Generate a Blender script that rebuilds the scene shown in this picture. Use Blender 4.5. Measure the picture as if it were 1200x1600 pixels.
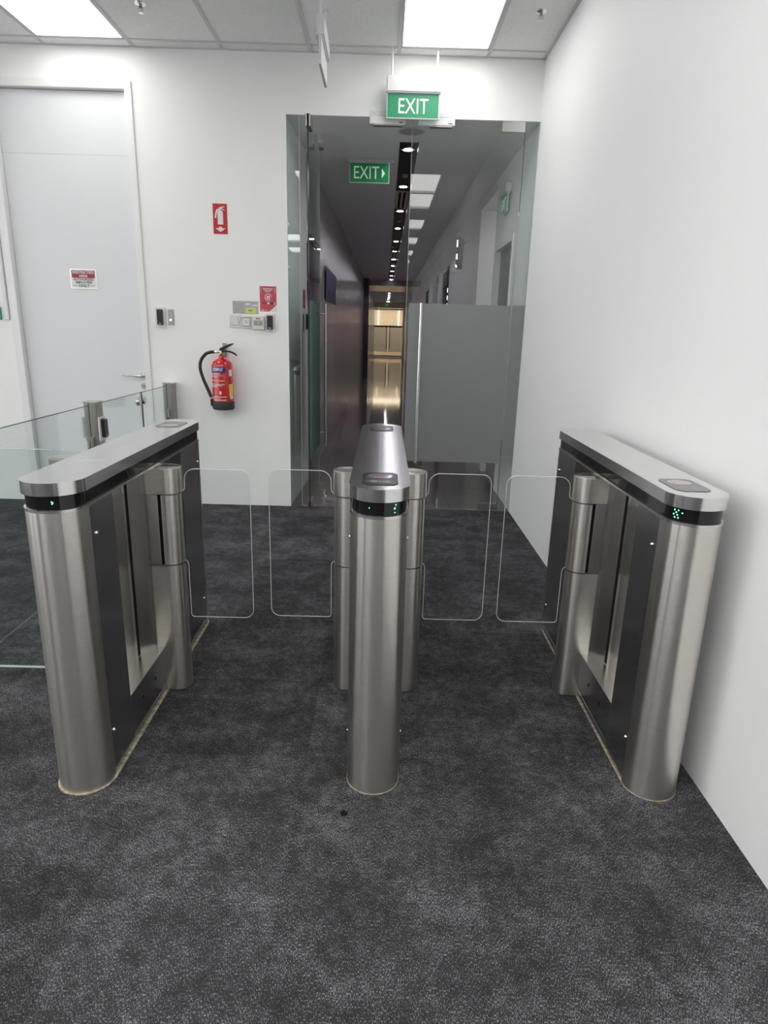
import bpy, bmesh, math, random
from math import sin, cos, pi, radians
from mathutils import Vector, Matrix

for o in list(bpy.data.objects):
    bpy.data.objects.remove(o)
scn = bpy.context.scene
COL = scn.collection

# ------------------------------------------------------------------ camera
F, PITCH, ROLL, YAW, CAMH = 1003.05, .27585, -.02745, .00696, 1.45
fw = Vector((sin(YAW)*cos(PITCH), cos(YAW)*cos(PITCH), -sin(PITCH)))
rt = Vector((cos(YAW), -sin(YAW), 0))
dn = fw.cross(rt)
r2 = rt*cos(ROLL)+dn*sin(ROLL)
d2 = -rt*sin(ROLL)+dn*cos(ROLL)
cam_data = bpy.data.cameras.new('camera')
cam = bpy.data.objects.new('camera', cam_data)
COL.objects.link(cam)
m = Matrix.Identity(4)
for i in range(3):
    m[i][0] = r2[i]; m[i][1] = -d2[i]; m[i][2] = -fw[i]
m[0][3], m[1][3], m[2][3] = 0, 0, CAMH
cam.matrix_world = m
cam_data.sensor_fit = 'HORIZONTAL'
cam_data.sensor_width = 36
cam_data.lens = F/1200*36
cam_data.clip_start = .02
cam_data.clip_end = 200
scn.camera = cam

# ------------------------------------------------------------------ world, exposure
scn.view_settings.view_transform = 'Standard'
scn.view_settings.look = 'None'
scn.view_settings.gamma = 1
scn.view_settings.use_curve_mapping = False
scn.view_settings.exposure = -0.16
w = bpy.data.worlds.new('world')
scn.world = w
w.use_nodes = True
w.node_tree.nodes['Background'].inputs[0].default_value = (.8, .85, 1, 1)
w.node_tree.nodes['Background'].inputs[1].default_value = .05
PANEL_E = 6.4
WINDOW_FILL_E = 3.2         # glow of the windows added to even the lobby light       # lobby light panels
DOWN_E = 150.0       # corridor downlights
FAR_E = 10.0         # warm lobby at the far end

# ------------------------------------------------------------------ materials
def s2l(c):
    c = c/255
    return c/12.92 if c <= .04045 else ((c+.055)/1.055)**2.4
def rgb(r, g, b):
    return (s2l(r), s2l(g), s2l(b), 1)
def mat(name, col, rough=.5, metal=0, spec=.5, emit=None, estr=0, noise=None, bump=None, aniso=0, rot=0.0, coat=0):
    m = bpy.data.materials.new(name)
    m.use_nodes = True
    nt = m.node_tree
    b = nt.nodes['Principled BSDF']
    b.inputs['Base Color'].default_value = col
    b.inputs['Roughness'].default_value = rough
    b.inputs['Metallic'].default_value = metal
    b.inputs['Specular IOR Level'].default_value = spec
    b.inputs['Coat Weight'].default_value = coat
    if emit:
        b.inputs['Emission Color'].default_value = emit
        b.inputs['Emission Strength'].default_value = estr
    tc = nt.nodes.new('ShaderNodeTexCoord')
    if noise:      # (scale vector, amount): subtle colour variation
        mp = nt.nodes.new('ShaderNodeMapping'); mp.inputs['Scale'].default_value = noise[0]
        nt.links.new(tc.outputs['Object'], mp.inputs[0])
        n = nt.nodes.new('ShaderNodeTexNoise'); n.inputs['Scale'].default_value = 1; n.inputs['Detail'].default_value = 3
        nt.links.new(mp.outputs[0], n.inputs['Vector'])
        mr = nt.nodes.new('ShaderNodeMapRange')
        mr.inputs['From Min'].default_value = .3; mr.inputs['From Max'].default_value = .7
        mr.inputs['To Min'].default_value = 1-noise[1]; mr.inputs['To Max'].default_value = 1+noise[1]
        nt.links.new(n.outputs['Fac'], mr.inputs['Value'])
        mx = nt.nodes.new('ShaderNodeVectorMath'); mx.operation = 'SCALE'
        mx.inputs[0].default_value = col[:3]
        nt.links.new(mr.outputs[0], mx.inputs['Scale'])
        nt.links.new(mx.outputs[0], b.inputs['Base Color'])
    if bump:       # (scale vector, distance)
        mp = nt.nodes.new('ShaderNodeMapping'); mp.inputs['Scale'].default_value = bump[0]
        nt.links.new(tc.outputs['Object'], mp.inputs[0])
        n = nt.nodes.new('ShaderNodeTexNoise'); n.inputs['Scale'].default_value = 1; n.inputs['Detail'].default_value = 2
        nt.links.new(mp.outputs[0], n.inputs['Vector'])
        bp = nt.nodes.new('ShaderNodeBump'); bp.inputs['Distance'].default_value = bump[1]; bp.inputs['Strength'].default_value = 1
        nt.links.new(n.outputs['Fac'], bp.inputs['Height'])
        nt.links.new(bp.outputs[0], b.inputs['Normal'])
    if aniso:
        b.inputs['Anisotropic'].default_value = aniso
        b.inputs['Anisotropic Rotation'].default_value = rot
        tn = nt.nodes.new('ShaderNodeTangent'); tn.direction_type = 'RADIAL'; tn.axis = 'Z'
        nt.links.new(tn.outputs[0], b.inputs['Tangent'])
    return m
def glass_mat(name, tint, ior=1.5, rough=0.0, refl=1.0):
    m = bpy.data.materials.new(name); m.use_nodes = True
    nt = m.node_tree; nt.nodes.clear()
    out = nt.nodes.new('ShaderNodeOutputMaterial')
    tr = nt.nodes.new('ShaderNodeBsdfTransparent'); tr.inputs[0].default_value = tint
    gl = nt.nodes.new('ShaderNodeBsdfGlossy'); gl.inputs['Roughness'].default_value = rough
    gl.inputs['Color'].default_value = (refl, refl, refl, 1)
    # Schlick reflectance from the facing angle, same from both sides of each face
    ge = nt.nodes.new('ShaderNodeNewGeometry')
    dt = nt.nodes.new('ShaderNodeVectorMath'); dt.operation = 'DOT_PRODUCT'
    nt.links.new(ge.outputs['Normal'], dt.inputs[0]); nt.links.new(ge.outputs['Incoming'], dt.inputs[1])
    def mth(op, a, c=None):
        x = nt.nodes.new('ShaderNodeMath'); x.operation = op
        for i, v in enumerate((a, c)):
            if v is None: continue
            if isinstance(v, (int, float)): x.inputs[i].default_value = v
            else: nt.links.new(v, x.inputs[i])
        return x.outputs[0]
    f0 = ((ior-1)/(ior+1))**2
    fr_ = mth('ADD', mth('MULTIPLY', mth('POWER', mth('SUBTRACT', 1.0, mth('ABSOLUTE', dt.outputs['Value'])), 5.0), 1-f0), f0)
    mx = nt.nodes.new('ShaderNodeMixShader')
    nt.links.new(fr_, mx.inputs[0]); nt.links.new(tr.outputs[0], mx.inputs[1]); nt.links.new(gl.outputs[0], mx.inputs[2])
    nt.links.new(mx.outputs[0], out.inputs[0])
    return m
def frost_mat(name, col, trans=.4):
    m = bpy.data.materials.new(name); m.use_nodes = True
    nt = m.node_tree; nt.nodes.clear()
    out = nt.nodes.new('ShaderNodeOutputMaterial')
    di = nt.nodes.new('ShaderNodeBsdfDiffuse'); di.inputs[0].default_value = col
    tl = nt.nodes.new('ShaderNodeBsdfTranslucent'); tl.inputs[0].default_value = (.75, .76, .76, 1)
    m1 = nt.nodes.new('ShaderNodeMixShader'); m1.inputs[0].default_value = trans
    gl = nt.nodes.new('ShaderNodeBsdfGlossy'); gl.inputs['Roughness'].default_value = .35
    m2 = nt.nodes.new('ShaderNodeMixShader'); m2.inputs[0].default_value = .08
    nt.links.new(di.outputs[0], m1.inputs[1]); nt.links.new(tl.outputs[0], m1.inputs[2])
    nt.links.new(m1.outputs[0], m2.inputs[1]); nt.links.new(gl.outputs[0], m2.inputs[2])
    nt.links.new(m2.outputs[0], out.inputs[0])
    return m

M = {}
M['wall'] = mat('wall_paint', (.87, .875, .86, 1), .75, spec=.3, noise=((1.2, 1.2, .8), .012), bump=((90, 90, 90), .0006))
M['wall_r'] = mat('wall_paint_satin', (.87, .875, .875, 1), .55, spec=.35, noise=((1, 1, 1), .012), bump=((60, 60, 60), .0006))
M['door'] = mat('door_laminate', (.74, .75, .765, 1), .45, spec=.4, noise=((3, 3, .6), .012))
M['frame'] = mat('frame_paint', (.80, .80, .80, 1), .4)
M['tile'] = mat('ceiling_tile', (.84, .84, .83, 1), .9, spec=.1, noise=((60, 60, 60), .04), bump=((250, 250, 250), .0005))
M['tbar'] = mat('ceiling_grid', (.60, .60, .60, 1), .6)
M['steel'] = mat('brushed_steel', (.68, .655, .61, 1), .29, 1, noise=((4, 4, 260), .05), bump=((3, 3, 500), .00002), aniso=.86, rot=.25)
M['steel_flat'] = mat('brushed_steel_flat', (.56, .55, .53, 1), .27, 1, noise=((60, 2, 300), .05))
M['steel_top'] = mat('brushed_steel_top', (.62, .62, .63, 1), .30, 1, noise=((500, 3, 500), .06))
M['steel_carpet_refl'] = mat('steel_side_carpet_refl', (.50, .50, .51, 1), .24, 1, noise=((5, 5, 200), .06))  # side steel given a darker colour for the carpet it reflects
M['satin'] = mat('satin_steel', (.72, .71, .68, 1), .25, 1)
M['satin_d'] = mat('satin_steel_dark', (.40, .39, .36, 1), .32, 1)
M['chrome'] = mat('chrome', (.85, .85, .85, 1), .08, 1)
M['gold'] = mat('brass', (.55, .48, .28, 1), .25, 1)
M['black_gloss'] = mat('black_acrylic', (.008, .008, .009, 1), .06, spec=.5)
M['black'] = mat('black_plastic', (.012, .012, .013, 1), .35)
M['rubber'] = mat('black_rubber', (.02, .02, .022, 1), .6)
M['gap'] = mat('dark_gap', (.01, .01, .01, 1), .9, spec=.1)
M['white'] = mat('white_plastic', (.72, .72, .725, 1), .35)
M['cream'] = mat('cream_plastic', (.70, .68, .60, 1), .4)
M['paper'] = mat('paper', (.75, .75, .74, 1), .7)
M['grey'] = mat('grey_plastic', (.40, .41, .41, 1), .4)
M['greyprint'] = mat('grey_print', (.42, .44, .42, 1), .7)
M['darkprint'] = mat('dark_print', (.03, .03, .04, 1), .6)
M['midprint'] = mat('mid_print', (.25, .26, .27, 1), .6)
M['red'] = mat('red_paint', rgb(190, 22, 26), .18, coat=.5)
M['redprint'] = mat('red_print', rgb(186, 30, 40), .5)
M['poster'] = mat('poster_red', rgb(190, 68, 82), .45)
M['signred'] = mat('sign_red', rgb(160, 34, 54), .4)
M['blueprint'] = mat('blue_print', rgb(38, 44, 130), .4)
M['yellow'] = mat('yellow_print', rgb(240, 195, 60), .5)
M['lime'] = mat('lime_note', rgb(205, 210, 120), .7)
M['green'] = mat('exit_green', rgb(40, 140, 100), .35, emit=rgb(40, 150, 105), estr=.14)
M['green_d'] = mat('exit_green_dim', rgb(22, 115, 72), .35, emit=rgb(20, 125, 75), estr=.22)
M['exitwhite'] = mat('exit_letters', (.75, .85, .75, 1), .4, emit=(.8, 1, .82, 1), estr=.16)
M['led'] = mat('green_led', (.1, .8, .4, 1), .4, emit=(.12, 1, .45, 1), estr=7)
M['redled'] = mat('red_led', (.6, .1, .12, 1), .4, emit=(1, .12, .15, 1), estr=.15)
M['caulk'] = mat('sealant', (.34, .30, .22, 1), .85, noise=((60, 60, 60), .5))
M['panel'] = mat('light_panel', (.9, .9, .9, 1), .5, emit=(1, .99, .965, 1), estr=PANEL_E)
M['down'] = mat('downlight_lamp', (.9, .9, .9, 1), .5, emit=(.93, .9, 1, 1), estr=DOWN_E)
M['warm'] = mat('warm_lamp', (.9, .9, .9, 1), .5, emit=(1, .84, .62, 1), estr=FAR_E)
M['corr_ceiling'] = mat('corridor_ceiling', (.88, .88, .88, 1), .85, spec=.2)
M['corr_wall'] = mat('corridor_wall', (.86, .86, .86, 1), .6)
M['corr_lam'] = mat('corridor_laminate', (.52, .50, .495, 1), .22, spec=.6, noise=((1, 6, .3), .06), bump=((.5, 9, .25), .004))
M['slot'] = mat('slot_black', (.006, .006, .007, 1), .45, spec=.2)
M['greydoor'] = mat('grey_door', (.20, .205, .21, 1), .4)
M['darkdoor'] = mat('dark_door', (.05, .045, .05, 1), .15)
M['purple'] = mat('purple_print', rgb(92, 62, 120), .4)
M['navy'] = mat('navy_print', rgb(40, 34, 80), .4)
M['mauve'] = mat('mauve_print', rgb(185, 120, 195), .4)
M['column'] = mat('plum_column', (.09, .06, .09, 1), .12)
M['beige'] = mat('beige_wall', (.78, .70, .57, 1), .5)
M['magenta'] = mat('magenta_backlit', (.3, .1, .2, 1), .4, emit=(1, .25, .45, 1), estr=.2)
M['window_fill'] = mat('added_window_glow', (.9, .9, .9, 1), .5, emit=(.97, .985, 1, 1), estr=WINDOW_FILL_E)
M['blind'] = mat('white_glow', (.8, .8, .8, 1), .4, emit=(1, 1, 1, 1), estr=2.0)
M['vent'] = mat('vent_metal', (.38, .36, .33, 1), .35, .3)
M['glass'] = glass_mat('door_glass', (.955, .97, .96, 1), 1.5)
M['glass_side'] = glass_mat('side_glass', (.90, .94, .925, 1), 1.6)
M['glass_wing'] = glass_mat('acrylic_wing', (.965, .967, .97, 1), 1.35)
M['glass_fence'] = glass_mat('fence_glass', (.94, .968, .962, 1), 1.4)
M['edge'] = mat('glass_edge', (.62, .66, .66, 1), .15)
M['edge_w'] = mat('wing_edge', (.70, .71, .72, 1), .2)
M['edge_d'] = mat('glass_edge_dark', (.03, .05, .045, 1), .1)
M['edge_g'] = mat('glass_edge_green', (.45, .55, .50, 1), .15)
M['frost'] = frost_mat('frosted_film', (.27, .275, .28, 1), .35)
M['frost_far'] = frost_mat('frosted_film_far', (.7, .67, .6, 1), .85)
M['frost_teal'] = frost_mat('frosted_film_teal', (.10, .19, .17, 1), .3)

def carpet():
    m = bpy.data.materials.new('carpet'); m.use_nodes = True
    nt = m.node_tree; N = nt.nodes; L = nt.links
    b = N['Principled BSDF']; b.inputs['Roughness'].default_value = .95; b.inputs['Specular IOR Level'].default_value = .1
    tc = N.new('ShaderNodeTexCoord')
    def noise(scale, detail=3, rough=.5):
        mp = N.new('ShaderNodeMapping'); mp.inputs['Scale'].default_value = scale
        L.new(tc.outputs['Object'], mp.inputs[0])
        n = N.new('ShaderNodeTexNoise'); n.inputs['Scale'].default_value = 1
        n.inputs['Detail'].default_value = detail; n.inputs['Roughness'].default_value = rough
        L.new(mp.outputs[0], n.inputs['Vector']); return n.outputs['Fac']
    def math_(op, a, c):
        x = N.new('ShaderNodeMath'); x.operation = op
        for i, v in enumerate((a, c)):
            if isinstance(v, (int, float)): x.inputs[i].default_value = v
            else: L.new(v, x.inputs[i])
        return x.outputs[0]
    def rng(v, a, c, d, e):
        x = N.new('ShaderNodeMapRange'); L.new(v, x.inputs[0])
        for i, q in enumerate((a, c, d, e)): x.inputs[i+1].default_value = q
        return x.outputs[0]
    big = noise((4.2, 4.2, 1), 8, .72)
    mid = noise((30, 24, 1), 6, .78)
    fleck = noise((520, 170, 1), 2, .65)
    fine = noise((900, 420, 1), 1, .5)
    # per tile tone: 0.5 m tiles
    sx = N.new('ShaderNodeSeparateXYZ'); L.new(tc.outputs['Object'], sx.inputs[0])
    cx = math_('ADD', math_('MULTIPLY', sx.outputs[0], 2.0), .474)
    cy = math_('ADD', math_('MULTIPLY', sx.outputs[1], 2.0), .12)
    cb = N.new('ShaderNodeCombineXYZ'); L.new(math_('FLOOR', cx, 0), cb.inputs[0]); L.new(math_('FLOOR', cy, 0), cb.inputs[1])
    wn = N.new('ShaderNodeTexWhiteNoise'); wn.noise_dimensions = '2D'; L.new(cb.outputs[0], wn.inputs['Vector'])
    tile = rng(wn.outputs['Value'], 0, 1, .82, 1.18)
    def seam(c):
        fr = math_('FRACT', c, 0)
        d = math_('ABSOLUTE', math_('SUBTRACT', fr, .5), 0)
        return rng(d, .4965, .4995, 1, .62)
    se = math_('MULTIPLY', seam(cx), seam(cy))
    mott = math_('ADD', math_('MULTIPLY', rng(big, .35, .68, 0, 1), .55), math_('MULTIPLY', rng(mid, .35, .68, 0, 1), .45))
    thr = math_('ADD', fleck, math_('MULTIPLY', math_('SUBTRACT', mott, .5), .20))
    fl = rng(thr, .535, .63, 0, 1)
    base = math_('MULTIPLY', rng(mott, 0, 1, .026, .044), rng(fine, .3, .7, .8, 1.2))
    val = math_('ADD', base, math_('MULTIPLY', fl, .22))
    val = math_('MULTIPLY', math_('MULTIPLY', val, tile), se)
    cc = N.new('ShaderNodeCombineColor')
    L.new(math_('MULTIPLY', val, .99), cc.inputs[0]); L.new(math_('MULTIPLY', val, .985), cc.inputs[1]); L.new(math_('MULTIPLY', val, 1.05), cc.inputs[2])
    L.new(cc.outputs[0], b.inputs['Base Color'])
    bp = N.new('ShaderNodeBump'); bp.inputs['Distance'].default_value = .002; bp.inputs['Strength'].default_value = .6
    L.new(fleck, bp.inputs['Height']); L.new(bp.outputs[0], b.inputs['Normal'])
    return m
M['carpet'] = carpet()

def gloss_tile():
    m = mat('corridor_tile', (.20, .175, .175, 1), .07, spec=.8)
    nt = m.node_tree; N = nt.nodes; L = nt.links
    tc = N.new('ShaderNodeTexCoord'); br = N.new('ShaderNodeTexBrick')
    br.offset = 0; br.inputs['Color1'].default_value = (.21, .18, .175, 1); br.inputs['Color2'].default_value = (.195, .17, .165, 1)
    br.inputs['Mortar'].default_value = (.06, .05, .05, 1); br.inputs['Scale'].default_value = 1
    br.inputs['Mortar Size'].default_value = .003; br.inputs['Brick Width'].default_value = .6; br.inputs['Row Height'].default_value = .6
    L.new(tc.outputs['Object'], br.inputs[0]); L.new(br.outputs[0], N['Principled BSDF'].inputs['Base Color'])
    return m
M['gtile'] = gloss_tile()

# ------------------------------------------------------------------ mesh helpers
def link(name, me, parent=None, loc=(0, 0, 0)):
    o = bpy.data.objects.new(name, me); COL.objects.link(o)
    o.location = loc
    if parent: o.parent = parent
    return o
class MB:
    def __init__(s): s.bm = bmesh.new()
    def box(s, x0, x1, y0, y1, z0, z1, bev=0, rot=None, seg=2):
        r = bmesh.ops.create_cube(s.bm, size=1)
        vs = r['verts']
        bmesh.ops.scale(s.bm, vec=(x1-x0, y1-y0, z1-z0), verts=vs)
        if rot: bmesh.ops.rotate(s.bm, matrix=Matrix.Rotation(rot[1], 3, rot[0]), verts=vs, cent=(0, 0, 0))
        bmesh.ops.translate(s.bm, vec=((x0+x1)/2, (y0+y1)/2, (z0+z1)/2), verts=vs)
        if bev:
            es = list({e for v in vs for e in v.link_edges})
            bmesh.ops.bevel(s.bm, geom=es, offset=bev, segments=seg, affect='EDGES', clamp_overlap=True)
        return s
    def prism(s, pts, z0, z1, axis='Z', bev=0, off=0):
        """polygon pts (2D) extruded; axis Z: (x,y); Y: (x,z) with z0..z1 along y; X: (y,z) along x"""
        def P(a, b, c):
            return {'Z': (a, b, c), 'Y': (a, c, b), 'X': (c, a, b)}[axis]
        lo = [s.bm.verts.new(P(a, b, z0)) for a, b in pts]
        hi = [s.bm.verts.new(P(a, b, z1)) for a, b in pts]
        n = len(pts)
        fs = [s.bm.faces.new(lo[::-1]), s.bm.faces.new(hi)]
        for i in range(n):
            f = s.bm.faces.new((lo[i], lo[(i+1) % n], hi[(i+1) % n], hi[i])); f.smooth = True; fs.append(f)
        if bev:
            es = set(fs[0].edges) | set(fs[1].edges)
            bmesh.ops.bevel(s.bm, geom=list(es), offset=bev, segments=2, affect='EDGES', clamp_overlap=True)
        return s
    def lathe(s, prof, c=(0, 0, 0), axis='Z', n=32):
        """profile [(r, h)] revolved about axis through c"""
        rings = []
        for r, h in prof:
            ring = []
            for i in range(n):
                a = 2*pi*i/n; p, q = r*cos(a), r*sin(a)
                v = {'Z': (p, q, h), 'Y': (p, h, q), 'X': (h, p, q)}[axis]
                ring.append(s.bm.verts.new((v[0]+c[0], v[1]+c[1], v[2]+c[2])))
            rings.append(ring)
        for a, b in zip(rings, rings[1:]):
            for i in range(n):
                f = s.bm.faces.new((a[i], a[(i+1) % n], b[(i+1) % n], b[i])); f.smooth = True
        s.bm.faces.new(rings[0][::-1]); s.bm.faces.new(rings[-1])
        return s
    def cyl(s, r, h0, h1, c=(0, 0, 0), axis='Z', n=32, bev=0):
        if bev: return s.lathe([(r-bev, h0), (r, h0+bev), (r, h1-bev), (r-bev, h1)], c, axis, n)
        return s.lathe([(r, h0), (r, h1)], c, axis, n)
    def tube(s, pts, rad, n=10, smooth=True, sub=6):
        pts = [Vector(p) for p in pts]
        if smooth and len(pts) > 2:
            q = []
            P = [pts[0]*2-pts[1]]+pts+[pts[-1]*2-pts[-2]]
            for i in range(1, len(P)-2):
                for k in range(sub):
                    t = k/sub; a, b, c, d = P[i-1], P[i], P[i+1], P[i+2]
                    q.append(.5*((2*b)+(c-a)*t+(2*a-5*b+4*c-d)*t*t+(3*b-a-3*c+d)*t**3))
            q.append(pts[-1]); pts = q
        rings = []; up = Vector((0, 0, 1))
        prev = None
        for i, p in enumerate(pts):
            t = (pts[min(i+1, len(pts)-1)]-pts[max(i-1, 0)]).normalized()
            if prev is None:
                u = t.cross(up)
                if u.length < .1: u = t.cross(Vector((0, 1, 0)))
                u.normalize()
            else:
                u = (prev - t*prev.dot(t)).normalized()
            prev = u; v = t.cross(u)
            r = rad if isinstance(rad, (int, float)) else rad[0]+(rad[1]-rad[0])*i/(len(pts)-1)
            rings.append([s.bm.verts.new(p+u*r*cos(2*pi*k/n)+v*r*sin(2*pi*k/n)) for k in range(n)])
        for a, b in zip(rings, rings[1:]):
            for i in range(n):
                f = s.bm.faces.new((a[i], a[(i+1) % n], b[(i+1) % n], b[i])); f.smooth = True
        s.bm.faces.new(rings[0][::-1]); s.bm.faces.new(rings[-1])
        return s
    def quad(s, a, b, c, d):
        s.bm.faces.new([s.bm.verts.new(p) for p in (a, b, c, d)]); return s
    def out(s, name, m, parent=None, loc=(0, 0, 0), **kw):
        bmesh.ops.recalc_face_normals(s.bm, faces=s.bm.faces)
        me = bpy.data.meshes.new(name); s.bm.to_mesh(me); s.bm.free()
        me.materials.append(m)
        o = link(name, me, parent, loc)
        me.set_sharp_from_angle(angle=radians(32))
        tag(o, **kw)
        return o
def tag(o, label=None, cat=None, group=None, kind=None):
    if label: o['label'] = label
    if cat: o['category'] = cat
    if group: o['group'] = group
    if kind: o['kind'] = kind
    return o
def thing(name, loc, label, cat, group=None, kind=None, rz=0):
    o = bpy.data.objects.new(name, None); COL.objects.link(o)
    o.location = loc; o.rotation_euler.z = rz; o.empty_display_size = .1
    return tag(o, label, cat, group, kind)
def copy_tree(o, parent=None):
    c = o.copy(); COL.objects.link(c)
    if parent: c.parent = parent
    for ch in list(o.children): copy_tree(ch, c)
    return c
def text(body, size, depth, m, parent, loc, name='lettering', sx=1.0, rot=(pi/2, 0, 0), align='CENTER', bold=0.0, spacing=1.0):
    cu = bpy.data.curves.new(name, 'FONT'); cu.body = body; cu.size = size; cu.extrude = depth
    cu.align_x = align; cu.align_y = 'CENTER'; cu.offset = bold; cu.space_character = spacing
    t = bpy.data.objects.new('tmp', cu); COL.objects.link(t)
    bpy.context.view_layer.update()
    me = bpy.data.meshes.new_from_object(t.evaluated_get(bpy.context.evaluated_depsgraph_get()))
    bpy.data.objects.remove(t); bpy.data.curves.remove(cu)
    me.materials.clear(); me.materials.append(m)
    me.transform(Matrix.Rotation(rot[2], 4, 'Z') @ Matrix.Rotation(rot[0], 4, 'X') @ Matrix.Diagonal((sx, 1, 1, 1)))
    return link(name, me, parent, loc)
def rrect(x0, x1, y0, y1, r, n=6, rs=None):
    """rounded rectangle, rs = radii of (ll, lr, ur, ul)"""
    rs = rs or (r, r, r, r); P = []
    for (cx, cy, a0, q) in ((x0, y0, pi, 0), (x1, y0, 1.5*pi, 1), (x1, y1, 0, 2), (x0, y1, .5*pi, 3)):
        rr = rs[q]; ox = cx+rr if cx == x0 else cx-rr; oy = cy+rr if cy == y0 else cy-rr
        for k in range(n+1):
            a = a0+k/n*pi/2; P.append((ox+rr*cos(a), oy+rr*sin(a)))
    return P
def stadium(R, y0, y1, n=28):
    P = []
    for k in range(n+1):
        a = pi+k/n*pi; P.append((R*cos(a), y0+R+R*sin(a)))
    for k in range(n+1):
        a = k/n*pi; P.append((R*cos(a), y1-R+R*sin(a)))
    return P

# ------------------------------------------------------------------ the setting
H, D, XW, XO, OH = 3.323, 5.236, 1.092, -.750, 2.930
XL, YB = -7.0, -21.0
HC = 2.93           # corridor ceiling
YF = 37.0           # far doors
def struct(mb, name, m, label, cat, parent=None):
    return mb.out(name, m, parent, label=label, cat=cat, kind='structure')
struct(MB().box(XL, XW+.2, YB, D+.02, -.05, 0), 'floor', M['carpet'], 'dark charcoal mottled carpet tile floor of the lobby', 'floor')
struct(MB().box(XO-.3, 3.2, D+.02, YF+8, -.05, 0), 'floor', M['gtile'], 'glossy dark tile floor of the corridor behind the glass doors', 'floor')
wb = MB()
DX0, DX1, DZ = -2.85, -1.90, 3.055
wb.box(XL, DX0, D, D+.12, 0, H); wb.box(DX1, XO, D, D+.12, 0, H)
wb.box(DX0, DX1, D, D+.12, DZ, H); wb.box(XO, XW, D, D+.12, OH, H)
struct(wb, 'wall_back', M['wall'], 'white back wall with tall door and glass doorway', 'wall')
struct(MB().box(XW, XW+.12, YB, D+.0, 0, H), 'wall_right', M['wall_r'], 'plain white wall beside the right turnstile', 'wall')
struct(MB().box(XL-.12, XL, YB, D, 0, H), 'wall_left', M['wall'], 'white side wall far to the left', 'wall')
struct(MB().box(XL, XW, YB-.12, YB, 0, H), 'wall_front', M['wall'], 'white wall behind the viewer', 'wall')
# bright windows and dark doors added out of view for even light, steel streaks
def added_window(k, y0, y1):
    t = thing('window_%d' % k, (XL, (y0+y1)/2, 0), 'tall bright window added in the left lobby wall for even light', 'window', kind='structure')
    h = (y1-y0)/2
    MB().box(.002, .012, -h+.05, h-.05, .25, 3.0).out('pane', M['window_fill'], t)
    f = MB()
    for a in (-h, h-.05): f.box(.0, .06, a, a+.05, .2, 3.05)
    f.box(0, .06, -h, h, .2, .25); f.box(0, .06, -h, h, 3.0, 3.05); f.box(0, .05, -.025, .025, .25, 3.0)
    f.out('frame', M['darkdoor'], t)
for k, (a, b) in enumerate(((2.9, 4.6), (.2, 2.2), (-2.4, -.4), (-5.0, -3.0), (-7.6, -5.6), (-10.2, -8.2), (-13, -11))): added_window(3+k, a, b)
for k, (a, b) in enumerate(((-2.3, -1.3), (-4.7, -3.7), (-8.2, -6.6))):
    t = thing('door_%d' % (10+k), (XW, (a+b)/2, 0), 'dark door added in the right lobby wall behind the viewer', 'door', kind='structure')
    MB().box(-.03, -.001, -(b-a)/2, (b-a)/2, .002, 2.5).out('leaf', M['darkdoor'], t)
    MB().box(-.035, -.001, (b-a)/2, (b-a)/2+.06, .002, 2.56).out('jamb', M['darkdoor'], t)
for k, (a, b) in enumerate(((-4.2, -1.0), (-3.0, -7.5), (-.9, -10.5))):  # columns added out of view to put streaks on the steel
    struct(MB().box(a-.3, a+.3, b-.3, b+.3, 0, H), 'column_%d' % (k+1) if False else 'trim_%d' % (10+k), M['column'] if k != 1 else M['wall'], ('dark', 'white', 'plum')[k]+' square column added out of view behind the viewer', 'column')
# ceiling grid (T bars)
tb = MB()
for x in (-5.47, -4.86, -4.26, -3.65, -3.04, -2.44, -1.815, -1.19, -.57, .055, .682):
    tb.box(x-.011, x+.011, YB, D, H-.005, H)
tb.box(XL, XW, 5.112-.011, 5.112+.011, H-.0045, H)
tb.box(XW-.022, XW, YB, D, H-.006, H); tb.box(XL, XW, D-.012, D, H-.006, H)
struct(tb, 'trim_1', M['tbar'], 'metal grid lines between the lobby ceiling tiles', 'ceiling grid')

# lobby ceiling light panels, recessed in openings of the tile ceiling
RD = .035
def light_panel(x, y0, y1, label, group=None):
    t = thing('ceiling_light', (x, (y0+y1)/2, H), label, 'ceiling light', group)
    h = (y1-y0)/2
    MB().box(-.289, .289, -h+.011, h-.011, RD-.006, RD-.002).out('diffuser', M['panel'], t)
    f = MB()
    for a in (-1, 1):
        f.box(a*.295-.005, a*.295+.005, -h+.001, h-.001, -.003, RD); f.box(-.300, .300, a*(h-.006)-.005, a*(h-.006)+.005, -.003, RD)
    f.out('frame', M['white'], t)
    MB().box(-.300, .300, -h+.001, h-.001, RD, RD+.02).out('housing', M['grey'], t)
ORD = ['first', 'second', 'third', 'fourth', 'fifth', 'sixth', 'seventh', 'eighth', 'ninth', 'tenth', 'eleventh', 'twelfth', 'thirteenth', 'fourteenth', 'fifteenth', 'sixteenth', 'seventeenth', 'eighteenth', 'nineteenth', 'twentieth', 'twenty-first']
ROWS = [(3.96, 5.10), (.57, 1.71), (-.62, .52), (-2.83, -1.69), (-5.08, -3.94), (-7.34, -6.2), (-9.59, -8.45), (-11.84, -10.7), (-14.09, -12.95), (-16.34, -15.2), (-18.59, -17.45)]
ce = MB(); xe = XL
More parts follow.
